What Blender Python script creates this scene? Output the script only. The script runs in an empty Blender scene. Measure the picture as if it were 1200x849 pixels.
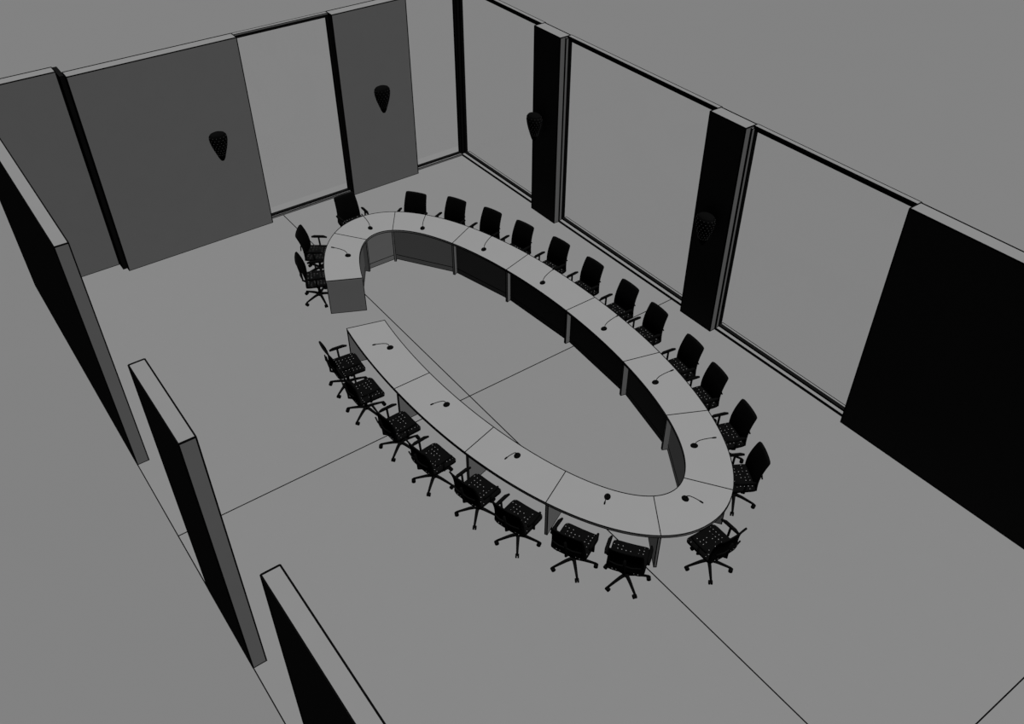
import bpy, bmesh, math
from mathutils import Vector, Matrix
R=math.radians
scene=bpy.context.scene
try:
    scene.view_settings.view_transform='Standard'; scene.view_settings.look='None'
except Exception as e: print(e)
K=.3
# ------------------------------------------------------------ materials
def mat(name,c,var=0.03,scale=3.0,rough=.9,spec=0.0):
    c=c*K
    m=bpy.data.materials.new(name); m.use_nodes=True
    nt=m.node_tree; b=nt.nodes['Principled BSDF']
    b.inputs['Roughness'].default_value=rough
    b.inputs['Specular IOR Level'].default_value=spec
    tc=nt.nodes.new('ShaderNodeTexCoord'); n=nt.nodes.new('ShaderNodeTexNoise')
    n.inputs['Scale'].default_value=scale
    r=nt.nodes.new('ShaderNodeValToRGB')
    r.color_ramp.elements[0].position=.3; r.color_ramp.elements[1].position=.7
    lo=c*(1-var); hi=c*(1+var)
    r.color_ramp.elements[0].color=(lo,lo,lo,1); r.color_ramp.elements[1].color=(hi,hi,hi,1)
    nt.links.new(tc.outputs['Object'],n.inputs['Vector'])
    nt.links.new(n.outputs['Fac'],r.inputs['Fac'])
    nt.links.new(r.outputs['Color'],b.inputs['Base Color'])
    return m
M_floor=mat('floor_screed',.0445,.003)
M_ground=mat('ground_plain',.0408,.003,.5)
M_wall=mat('wall_paint',.046,.01)
M_table=mat('table_laminate',.054,.006)
M_panel=mat('table_panel',.050,.01)
M_line=mat('edge_black',.0006,.0)
M_black=mat('chair_black',.0008,.2)
M_frame=mat('frame_dark',.0015,.1)
M_sill=mat('sill_grey',.044,.01)
M_sconce=mat('sconce_metal',.0008,.2)
M_dot=mat('lamp_bead',.02,.1)

def mesh_fabric():
    m=bpy.data.materials.new('perforated_mesh_fabric'); m.use_nodes=True
    nt=m.node_tree; b=nt.nodes['Principled BSDF']
    b.inputs['Roughness'].default_value=.9; b.inputs['Specular IOR Level'].default_value=0
    tc=nt.nodes.new('ShaderNodeTexCoord')
    v=nt.nodes.new('ShaderNodeTexVoronoi'); v.inputs['Scale'].default_value=17.0
    v.inputs['Randomness'].default_value=.15
    lt=nt.nodes.new('ShaderNodeMath'); lt.operation='LESS_THAN'; lt.inputs[1].default_value=.10
    mx=nt.nodes.new('ShaderNodeMix'); mx.data_type='RGBA'
    d=.0008*K
    mx.inputs['A'].default_value=(d,d,d,1); d=.06*K; mx.inputs['B'].default_value=(d,d,d,1)
    nt.links.new(tc.outputs['Object'],v.inputs['Vector'])
    nt.links.new(v.outputs['Distance'],lt.inputs[0])
    nt.links.new(lt.outputs[0],mx.inputs['Factor'])
    nt.links.new(mx.outputs['Result'],b.inputs['Base Color'])
    return m
M_mesh=mesh_fabric()

def glass_mat():
    m=bpy.data.materials.new('clear_glass'); m.use_nodes=True
    nt=m.node_tree; nt.nodes.remove(nt.nodes['Principled BSDF'])
    o=nt.nodes['Material Output']
    t=nt.nodes.new('ShaderNodeBsdfTransparent'); g=nt.nodes.new('ShaderNodeBsdfGlossy')
    g.inputs['Roughness'].default_value=.02
    mx=nt.nodes.new('ShaderNodeMixShader'); mx.inputs[0].default_value=.004
    nt.links.new(t.outputs[0],mx.inputs[1]); nt.links.new(g.outputs[0],mx.inputs[2])
    nt.links.new(mx.outputs[0],o.inputs['Surface'])
    return m
M_glass=glass_mat()

# ------------------------------------------------------------ helpers
def add_obj(name,bm,mats,parent=None,loc=(0,0,0),rotz=0,smooth=False):
    me=bpy.data.meshes.new(name); bmesh.ops.recalc_face_normals(bm,faces=bm.faces[:])
    bm.to_mesh(me); bm.free()
    for m in mats: me.materials.append(m)
    if smooth:
        for p in me.polygons: p.use_smooth=True
    ob=bpy.data.objects.new(name,me); scene.collection.objects.link(ob)
    ob.location=loc; ob.rotation_euler[2]=rotz
    if parent: ob.parent=parent
    return ob
def empty(name,loc=(0,0,0),rotz=0):
    e=bpy.data.objects.new(name,None); scene.collection.objects.link(e)
    e.location=loc; e.rotation_euler[2]=rotz; e.empty_display_size=.2
    return e
def bm_box(bm,a,b,mi=0):
    x0,y0,z0=a; x1,y1,z1=b
    v=[bm.verts.new(p) for p in [(x0,y0,z0),(x1,y0,z0),(x1,y1,z0),(x0,y1,z0),(x0,y0,z1),(x1,y0,z1),(x1,y1,z1),(x0,y1,z1)]]
    for f in [(0,3,2,1),(4,5,6,7),(0,1,5,4),(1,2,6,5),(2,3,7,6),(3,0,4,7)]:
        fc=bm.faces.new([v[i] for i in f]); fc.material_index=mi
    return v
def bm_tube(bm,pts,r,mi=0,n=4,closed=False,radii=None):
    pts=[Vector(p) for p in pts]; rings=[]
    N=len(pts)
    for i,p in enumerate(pts):
        if closed: d=pts[(i+1)%N]-pts[i-1]
        else: d=(pts[min(i+1,N-1)]-pts[max(i-1,0)])
        d.normalize()
        up=Vector((0,0,1)) if abs(d.z)<.95 else Vector((1,0,0))
        s=d.cross(up).normalized(); u=s.cross(d).normalized()
        rr=radii[i] if radii else r
        rings.append([bm.verts.new(p+s*rr*math.cos(2*math.pi*(k+.5)/n)+u*rr*math.sin(2*math.pi*(k+.5)/n)) for k in range(n)])
    rng=range(N) if closed else range(N-1)
    for i in rng:
        a=rings[i]; b=rings[(i+1)%N]
        for k in range(n):
            f=bm.faces.new([a[k],a[(k+1)%n],b[(k+1)%n],b[k]]); f.material_index=mi
    if not closed:
        for rg in (rings[0],rings[-1]):
            f=bm.faces.new(rg); f.material_index=mi
def bm_edges_of_box(bm,a,b,r,mi=1):
    x0,y0,z0=a; x1,y1,z1=b
    P=[(x0,y0,z0),(x1,y0,z0),(x1,y1,z0),(x0,y1,z0),(x0,y0,z1),(x1,y0,z1),(x1,y1,z1),(x0,y1,z1)]
    for i,j in [(0,1),(1,2),(2,3),(3,0),(4,5),(5,6),(6,7),(7,4),(0,4),(1,5),(2,6),(3,7)]:
        bm_tube(bm,[P[i],P[j]],r,mi)
def lined_box(name,a,b,m,parent=None,r=.012):
    bm=bmesh.new(); bm_box(bm,a,b,0); bm_edges_of_box(bm,a,b,r,1)
    return add_obj(name,bm,[m,M_line],parent)

# ------------------------------------------------------------ ground, floor
bm=bmesh.new(); bm_box(bm,(-150,-150,-.3),(250,250,-.06)); add_obj('ground',bm,[M_ground])
bm=bmesh.new()
FX0,FX1,FY0,FY1=1.08,11.13,-7.3,17.45
bm_box(bm,(FX0,FY0,-.06),(FX1,FY1,0),0)
for x in (6.19,):
    bm_box(bm,(x-.009,FY0,0),(x+.009,FY1-.45,.002),1)
for y in (9.70,1.20):
    bm_box(bm,(FX0,y-.009,0),(FX1,y+.009,.002),1)
bm_tube(bm,[(FX0,FY0,.0),(FX0,FY1,.0)],.010,1)
add_obj('floor',bm,[M_floor,M_line])

# ------------------------------------------------------------ walls
HT=4.05
lined_box('wall_back',(1.26,17.20,0),(2.66,17.45,HT),M_wall)
lined_box('wall_back',(2.75,16.85,0),(5.87,17.10,HT),M_wall)
lined_box('wall_back',(7.87,16.85,0),(9.57,17.10,HT),M_wall)
lined_box('wall_left',(1.08,11.45,0),(1.26,17.45,HT),M_wall)
lined_box('wall_left',(1.08,7.07,0),(1.26,8.56,HT),M_wall)
lined_box('wall_left',(1.08,2.2,0),(1.26,5.13,HT),M_wall)
lined_box('wall_right',(10.78,-3.0,0),(11.03,5.56,HT),M_wall)
lined_box('wall_column',(10.78,8.55,0),(11.03,9.32,HT),M_wall)
lined_box('wall_column',(10.78,13.22,0),(11.03,14.02,HT),M_wall)
lined_box('shade_strip_1',(2.665,16.97,0),(2.745,17.45,HT-.01),M_frame,None,.005)  # dark filler box in the panel gap, stands in for the panel's unlit side

# ------------------------------------------------------------ windows
wn=[0]
def window(axis,a,b,c0,c1,post=False):
    wn[0]+=1
    e=empty('window_%d'%wn[0])
    def bx(n,l0,l1,d0,d1,z0,z1,m,lines=.0):
        if axis=='y': A=(d0,l0,z0);B=(d1,l1,z1)
        else: A=(l0,d0,z0);B=(l1,d1,z1)
        if lines: return lined_box(n,A,B,m,e,lines)
        bm=bmesh.new(); bm_box(bm,A,B); return add_obj(n,bm,[m],e)
    cm=(c0+c1)/2; w=.035
    bx('sill',a,b,c0,c1,0,.045,M_sill,.008)
    bx('bottom_rail',a,b,cm-w,cm+w,.045,.08,M_frame)
    bx('head_rail',a,b,cm-w,cm+w,HT-.085,HT-.03,M_frame)
    bx('head_cap',a,b,cm-w-.01,cm+w+.01,HT-.03,HT,M_sill,.007)
    bx('jamb_1',a,a+.035,cm-w,cm+w,.08,HT-.085,M_frame)
    bx('jamb_2',b-.035,b,cm-w,cm+w,.08,HT-.085,M_frame)
    if post: bx('post',b-.03,b,c0,c0+.06,.045,HT-.03,M_sill,.008)
    bx('pane',a+.035,b-.035,cm-.006,cm+.006,.08,HT-.085,M_glass)
window('x',5.87,7.87,17.0,17.12)
window('x',9.57,10.9,16.98,17.12)
window('y',14.02,16.98,10.9,11.12)
window('y',9.32,13.22,10.9,11.12,True)
window('y',5.56,8.55,10.9,11.12,True)
lined_box('corner_mullion',(10.9,16.98,0),(10.97,17.05,HT),M_frame,None,.006)

# ------------------------------------------------------------ conference table
CX,CY=6.96,9.86
ao,bo,no=2.09,4.93,2.1
ai,bi,ni=1.425,4.2,2.0
def sup(t,a,b,n):
    c,s=math.cos(t),math.sin(t)
    return Vector((CX+a*math.copysign(abs(c)**(2/n),c), CY+b*math.copysign(abs(s)**(2/n),s),0))
yo=[0,1.83,3.31,4.69]; yi=[0,1.65,3.01,4.11]
to=[math.asin((y/bo)**(no/2)) for y in yo]; ti=[math.asin((y/bi)**(ni/2)) for y in yi]
seq=[('ul',1),('ul',0),('ll',1),('ll',2),('ll',3),('lr',3),('lr',2),('lr',1),('lr',0),('ur',1),('ur',2),('ur',3),('u2',3),('u2',2)]
def tt(q,th):
    return {'ul':math.pi-th,'ll':math.pi+th,'lr':2*math.pi-th,'ur':2*math.pi+th,'u2':3*math.pi-th}[q]
TO=[tt(q,to[k]) for q,k in seq]; TI=[tt(q,ti[k]) for q,k in seq]
ZT=.75; TH=.035
table=empty('conference_table',(0,0,0))
NS=14
O=[];I=[];joint=[]
for s in range(13):
    for j in range(NS+(1 if s==12 else 0)):
        f=j/NS
        if j==0: joint.append(len(O))
        O.append(sup(TO[s]+(TO[s+1]-TO[s])*f,ao,bo,no)); I.append(sup(TI[s]+(TI[s+1]-TI[s])*f,ai,bi,ni))
joint.append(len(O)-1)
def slab(name,A,B,z0,z1,m,parent):
    bm=bmesh.new(); n=len(A)
    g=[[bm.verts.new((p.x,p.y,z)) for p in L] for L,z in ((A,z1),(B,z1),(A,z0),(B,z0))]
    for i in range(n-1):
        bm.faces.new([g[0][i],g[0][i+1],g[1][i+1],g[1][i]])
        bm.faces.new([g[2][i],g[3][i],g[3][i+1],g[2][i+1]])
        bm.faces.new([g[0][i],g[2][i],g[2][i+1],g[0][i+1]])
        bm.faces.new([g[1][i],g[1][i+1],g[3][i+1],g[3][i]])
    for i in (0,n-1): bm.faces.new([g[0][i],g[1][i],g[3][i],g[2][i]])
    return add_obj(name,bm,[m],parent)
slab('tabletop',O,I,ZT-TH,ZT,M_table,table)
bm=bmesh.new(); r=.0085
for L in (O,I):
    for z in (ZT,ZT-TH): bm_tube(bm,[(p.x,p.y,z) for p in L],r,0)
for j in joint:
    bm_tube(bm,[(O[j].x,O[j].y,ZT),(I[j].x,I[j].y,ZT)],r,0)
add_obj('top_edging',bm,[M_line],table)
# flat modesty panels, one per table segment
def mixp(f): return [I[j].lerp(O[j],f) for j in joint]
P1,P2=mixp(.15),mixp(.18)
slab('modesty_panel',P1,P2,.0,ZT-TH,M_panel,table)
bm=bmesh.new()
for z in (.11,.005):
    bm_tube(bm,[(p.x,p.y,z) for p in P1],.0085)
add_obj('plinth_edging',bm,[M_line],table)
# divider panels
for k,j in enumerate(joint):
    a=I[j]; b=O[j]; d=(b-a).normalized(); s=Vector((-d.y,d.x,0))*.018
    end=k in (0,13)
    a2=a+d*(.0 if end else .01); b2=b-d*(.005 if end else .05)
    off=Vector((0,0,0))
    if k==0: off=s*1.0
    if k==13: off=-s*1.0
    bm=bmesh.new(); ps=[a2-s+off,a2+s+off,b2+s+off,b2-s+off]
    lo=[bm.verts.new((p.x,p.y,0)) for p in ps]; hi=[bm.verts.new((p.x,p.y,ZT-TH)) for p in ps]
    bm.faces.new(lo); bm.faces.new(hi)
    for i in range(4): bm.faces.new([lo[i],lo[(i+1)%4],hi[(i+1)%4],hi[i]])
    for i in range(4):
        bm_tube(bm,[(ps[i].x,ps[i].y,0),(ps[i].x,ps[i].y,ZT-TH)],.008,1)
        q=ps[(i+1)%4]; bm_tube(bm,[(ps[i].x,ps[i].y,.004),(q.x,q.y,.004)],.008,1)
    add_obj('divider_%d'%(k+1),bm,[M_panel,M_line],table)

# ------------------------------------------------------------ microphones
def build_mic_mesh():
    bm=bmesh.new()
    prof=[(0,.0),(.045,.0),(.047,.012),(.040,.026),(.022,.034),(0,.036)]
    n=20; rings=[]
    for rr,z in prof:
        if rr==0: rings.append([bm.verts.new((0,0,z))])
        else: rings.append([bm.verts.new((rr*math.cos(2*math.pi*k/n),rr*1.25*math.sin(2*math.pi*k/n),z)) for k in range(n)])
    for a,b in zip(rings,rings[1:]):
        for k in range(n):
            k2=(k+1)%n
            if len(a)==1: bm.faces.new([a[0],b[k],b[k2]])
            elif len(b)==1: bm.faces.new([a[k],a[k2],b[0]])
            else: bm.faces.new([a[k],a[k2],b[k2],b[k]])
    pts=[(0,.01,.03),(0,.02,.08),(0,.06,.12),(0,.13,.15),(0,.20,.17),(0,.25,.18)]
    bm_tube(bm,pts,.0065,0,8)
    bm_tube(bm,[(0,.24,.178),(0,.26,.182),(0,.29,.187),(0,.305,.188)],.012,0,10,radii=[.008,.012,.012,.008])
    me=bpy.data.meshes.new('gooseneck_microphone'); bmesh.ops.recalc_face_normals(bm,faces=bm.faces[:]); bm.to_mesh(me); bm.free()
    me.materials.append(M_black)
    for p in me.polygons: p.use_smooth=True
    return me
mic_me=build_mic_mesh()
mics=[(6.10,13.68),(6.93,14.29),(7.77,13.67),(8.32,12.32),(8.56,10.77),(8.58,9.06),(8.34,7.51),(7.83,6.12),(6.99,5.45),(6.13,6.12),(5.58,7.51),(5.34,9.05),(5.34,10.79)]
def outn(x,y):
    dx,dy=x-CX,y-CY
    v=Vector((dx/ao**2,dy/bo**2,0)); return v.normalized()
for x,y in mics:
    n=outn(x,y)
    ob=bpy.data.objects.new('gooseneck_microphone',mic_me); scene.collection.objects.link(ob)
    ob.location=(x,y,ZT); ob.rotation_euler[2]=math.atan2(n.y,n.x)-math.pi/2

# ------------------------------------------------------------ office chairs
def part(name,fn,m,smooth=True,bev=0):
    bm=bmesh.new(); fn(bm)
    me=bpy.data.meshes.new(name); bmesh.ops.recalc_face_normals(bm,faces=bm.faces[:]); bm.to_mesh(me); bm.free()
    me.materials.append(m)
    for p in me.polygons: p.use_smooth=smooth
    return me
def f_base(bm):
    for k in range(5):
        a=2*math.pi*k/5+.3
        c,s=math.cos(a),math.sin(a)
        bm_tube(bm,[(c*.03,s*.03,.125),(c*.12,s*.12,.12),(c*.22,s*.22,.10),(c*.32,s*.32,.078)],.02,0,8,radii=[.028,.025,.021,.017])
        px,py=c*.32,s*.32
        bm_tube(bm,[(px,py,.085),(px,py,.04)],.012,0,8)
        for o in (-.016,.016):
            q=Vector((px-s*o,py+c*o,.032)); w=Vector((-s,c,0))*.011
            bm_tube(bm,[q-w,q+w],.032,0,14)
    bm_tube(bm,[(0,0,.09),(0,0,.15)],.04,0,14)
    bm_tube(bm,[(0,0,.15),(0,0,.30)],.027,0,14)
    bm_tube(bm,[(0,0,.28),(0,0,.41)],.018,0,14)
    bm_box(bm,(-.09,-.14,.39),(.09,.12,.425))
def sheet(bm,pts_fn,nu,nv,th):
    top=[[Vector(pts_fn(i/nu,j/nv)) for j in range(nv+1)] for i in range(nu+1)]
    def nrm(i,j):
        a=top[min(i+1,nu)][j]-top[max(i-1,0)][j]; b=top[i][min(j+1,nv)]-top[i][max(j-1,0)]
        return a.cross(b).normalized()
    A=[[bm.verts.new(top[i][j]) for j in range(nv+1)] for i in range(nu+1)]
    B=[[bm.verts.new(top[i][j]-nrm(i,j)*th) for j in range(nv+1)] for i in range(nu+1)]
    for i in range(nu):
        for j in range(nv):
            bm.faces.new([A[i][j],A[i+1][j],A[i+1][j+1],A[i][j+1]])
            bm.faces.new([B[i][j],B[i][j+1],B[i+1][j+1],B[i+1][j]])
    for i in range(nu):
        bm.faces.new([A[i][0],B[i][0],B[i+1][0],A[i+1][0]]); bm.faces.new([A[i][nv],A[i+1][nv],B[i+1][nv],B[i][nv]])
    for j in range(nv):
        bm.faces.new([A[0][j],A[0][j+1],B[0][j+1],B[0][j]]); bm.faces.new([A[nu][j],B[nu][j],B[nu][j+1],A[nu][j+1]])
def rc(u,v,p=5.0):
    x,y=2*u-1,2*v-1
    m=max(abs(x),abs(y))
    if m<1e-6: return 0,0
    l=(abs(x/m)**p+abs(y/m)**p)**(-1/p)
    return x*l*1.0,y*l*1.0
def f_seat(bm):
    def fn(u,v):
        x,y=rc(u,v,9)
        z=.47+.015*x*x-.06*max(0,y-.5)**2
        return (x*.26,y*.25+.02,z)
    sheet(bm,fn,14,14,.04)
def f_back(bm):
    def fn(u,v):
        x,y=rc(u,v,22.0)
        h=(y+1)/2
        w=.265-.035*h
        yy=-.235+.015*math.sin(h*math.pi)-.12*h*h+ .02*x*x
        return (x*w,yy,.44+.545*h)
    sheet(bm,fn,12,14,.025)
def f_frame(bm):
    bm_tube(bm,[(0,-.05,.41),(0,-.20,.42),(0,-.275,.47),(0,-.285,.60),(0,-.32,.80)],.02,0,8)
    bm_tube(bm,[(-.22,-.27,.66),(-.1,-.30,.66),(0,-.30,.67),(.1,-.30,.66),(.22,-.27,.66)],.012,0,8)
    for s in (-1,1):
        bm_tube(bm,[(s*.10,0,.415),(s*.24,0,.42),(s*.285,-.01,.46),(s*.29,-.02,.64)],.018,0,8)
        bm_tube(bm,[(s*.29,-.16,.655),(s*.29,-.10,.665),(s*.285,.08,.667),(s*.275,.15,.655)],.025,0,8,radii=[.018,.028,.028,.016])
me_base=part('base',f_base,M_black); me_seat=part('seat',f_seat,M_mesh)
me_back=part('backrest',f_back,M_black); me_fr=part('arms_and_spine',f_frame,M_black)
def chair(x,y,face):
    e=empty('office_chair',(x,y,0),math.atan2(face[1],face[0])-math.pi/2)
    for n,me in (('base',me_base),('seat',me_seat),('backrest',me_back),('arms_and_spine',me_fr)):
        o=bpy.data.objects.new(n,me); scene.collection.objects.link(o); o.parent=e
tops=[(6.96,15.39),(8.19,14.58),(8.73,13.88),(9.07,13.09),(9.29,12.30),(9.48,11.40),(9.55,10.48),(9.59,9.55),(9.52,8.72),(9.38,7.71),(9.17,6.95),(8.88,6.06),(8.36,5.29)]
for x,y in tops:
    n=outn(x,y); chair(x-n.x*.30,y-n.y*.30,(-n.x,-n.y))
for x,y in [(4.65,11.13),(4.58,10.38),(4.62,9.34),(4.67,8.42),(4.85,7.50),(5.03,6.74),(5.41,5.94),(5.82,5.30),(6.92,4.80),(5.85,14.52),(5.43,13.72)]:
    n=outn(x,y); chair(x,y,(-n.x,-n.y))

# ------------------------------------------------------------ sconces
def sconce_mesh():
    bm=bmesh.new()
    prof=[(.0,-.31),(.03,-.30),(.06,-.25),(.10,-.14),(.145,-.01),(.172,.10),(.18,.17),(.172,.23),(.145,.265),(.10,.285),(.05,.295),(.0,.297)]
    n=24; rings=[]
    for rr,z in prof:
        if rr==0: rings.append([bm.verts.new((0,0,z))])
        else: rings.append([bm.verts.new((rr*math.cos(2*math.pi*k/n),.8*rr*math.sin(2*math.pi*k/n),z)) for k in range(n)])
    for a,b in zip(rings,rings[1:]):
        for k in range(n):
            k2=(k+1)%n
            if len(a)==1: bm.faces.new([a[0],b[k],b[k2]])
            elif len(b)==1: bm.faces.new([a[k],a[k2],b[0]])
            else: bm.faces.new([a[k],a[k2],b[k2],b[k]])
    def rad(z):
        for (r0,z0),(r1,z1) in zip(prof,prof[1:]):
            if z0<=z<=z1: return r0+(r1-r0)*(z-z0)/(z1-z0)
        return 0
    for i in range(8):
        z=-.16+i*.055
        for k in range(14):
            a=2*math.pi*(k+.5*(i%2))/14; r0=rad(z)
            c=Vector((r0*math.cos(a),.8*r0*math.sin(a),z))
            ret=bmesh.ops.create_icosphere(bm,subdivisions=1,radius=.006,matrix=Matrix.Translation(c))
            for v in ret['verts']:
                for f in v.link_faces: f.material_index=1
    bm_box(bm,(-.05,.0,-.08),(.05,.19,.12),0)
    me=bpy.data.meshes.new('wall_sconce'); bmesh.ops.recalc_face_normals(bm,faces=bm.faces[:]); bm.to_mesh(me); bm.free()
    me.materials.append(M_sconce); me.materials.append(M_dot)
    return me
sc=sconce_mesh()
for loc,rz in (((5.05,16.66,2.13),0),((8.73,16.66,2.13),0),((10.59,13.74,2.10),-math.pi/2),((10.59,8.90,2.10),-math.pi/2)):
    o=bpy.data.objects.new('wall_sconce',sc); scene.collection.objects.link(o); o.location=loc; o.rotation_euler[2]=rz

# ------------------------------------------------------------ light
w=bpy.data.worlds.new('world'); scene.world=w; w.use_nodes=True
w.node_tree.nodes['Background'].inputs[0].default_value=(.01,.01,.01,1)
w.node_tree.nodes['Background'].inputs[1].default_value=1
def sun(name,frm,E):
    l=bpy.data.lights.new(name,'SUN'); l.energy=E/K; l.angle=R(1); l.use_shadow=False
    try: l.cycles.cast_shadow=False
    except Exception: pass
    o=bpy.data.objects.new(name,l); scene.collection.objects.link(o)
    d=-Vector(frm).normalized(); o.rotation_euler=d.to_track_quat('-Z','Y').to_euler(); o.location=Vector(frm)*20
sun('sun_south',(0.09,-.50,1),9.7)
sun('fill_north',(0.09,.42,1),9.2)  # second sun, added as fill so north-facing panels are not black

# ------------------------------------------------------------ camera
cd=bpy.data.cameras.new('camera'); cam=bpy.data.objects.new('camera',cd); scene.collection.objects.link(cam)
cam.location=(0,0,10.5); cam.rotation_euler=(R(90-40.295),0,R(-36.137))
cd.sensor_fit='HORIZONTAL'; cd.sensor_width=36; cd.lens=1069*36/1200; cd.clip_end=1000; cd.clip_start=.1
scene.camera=cam
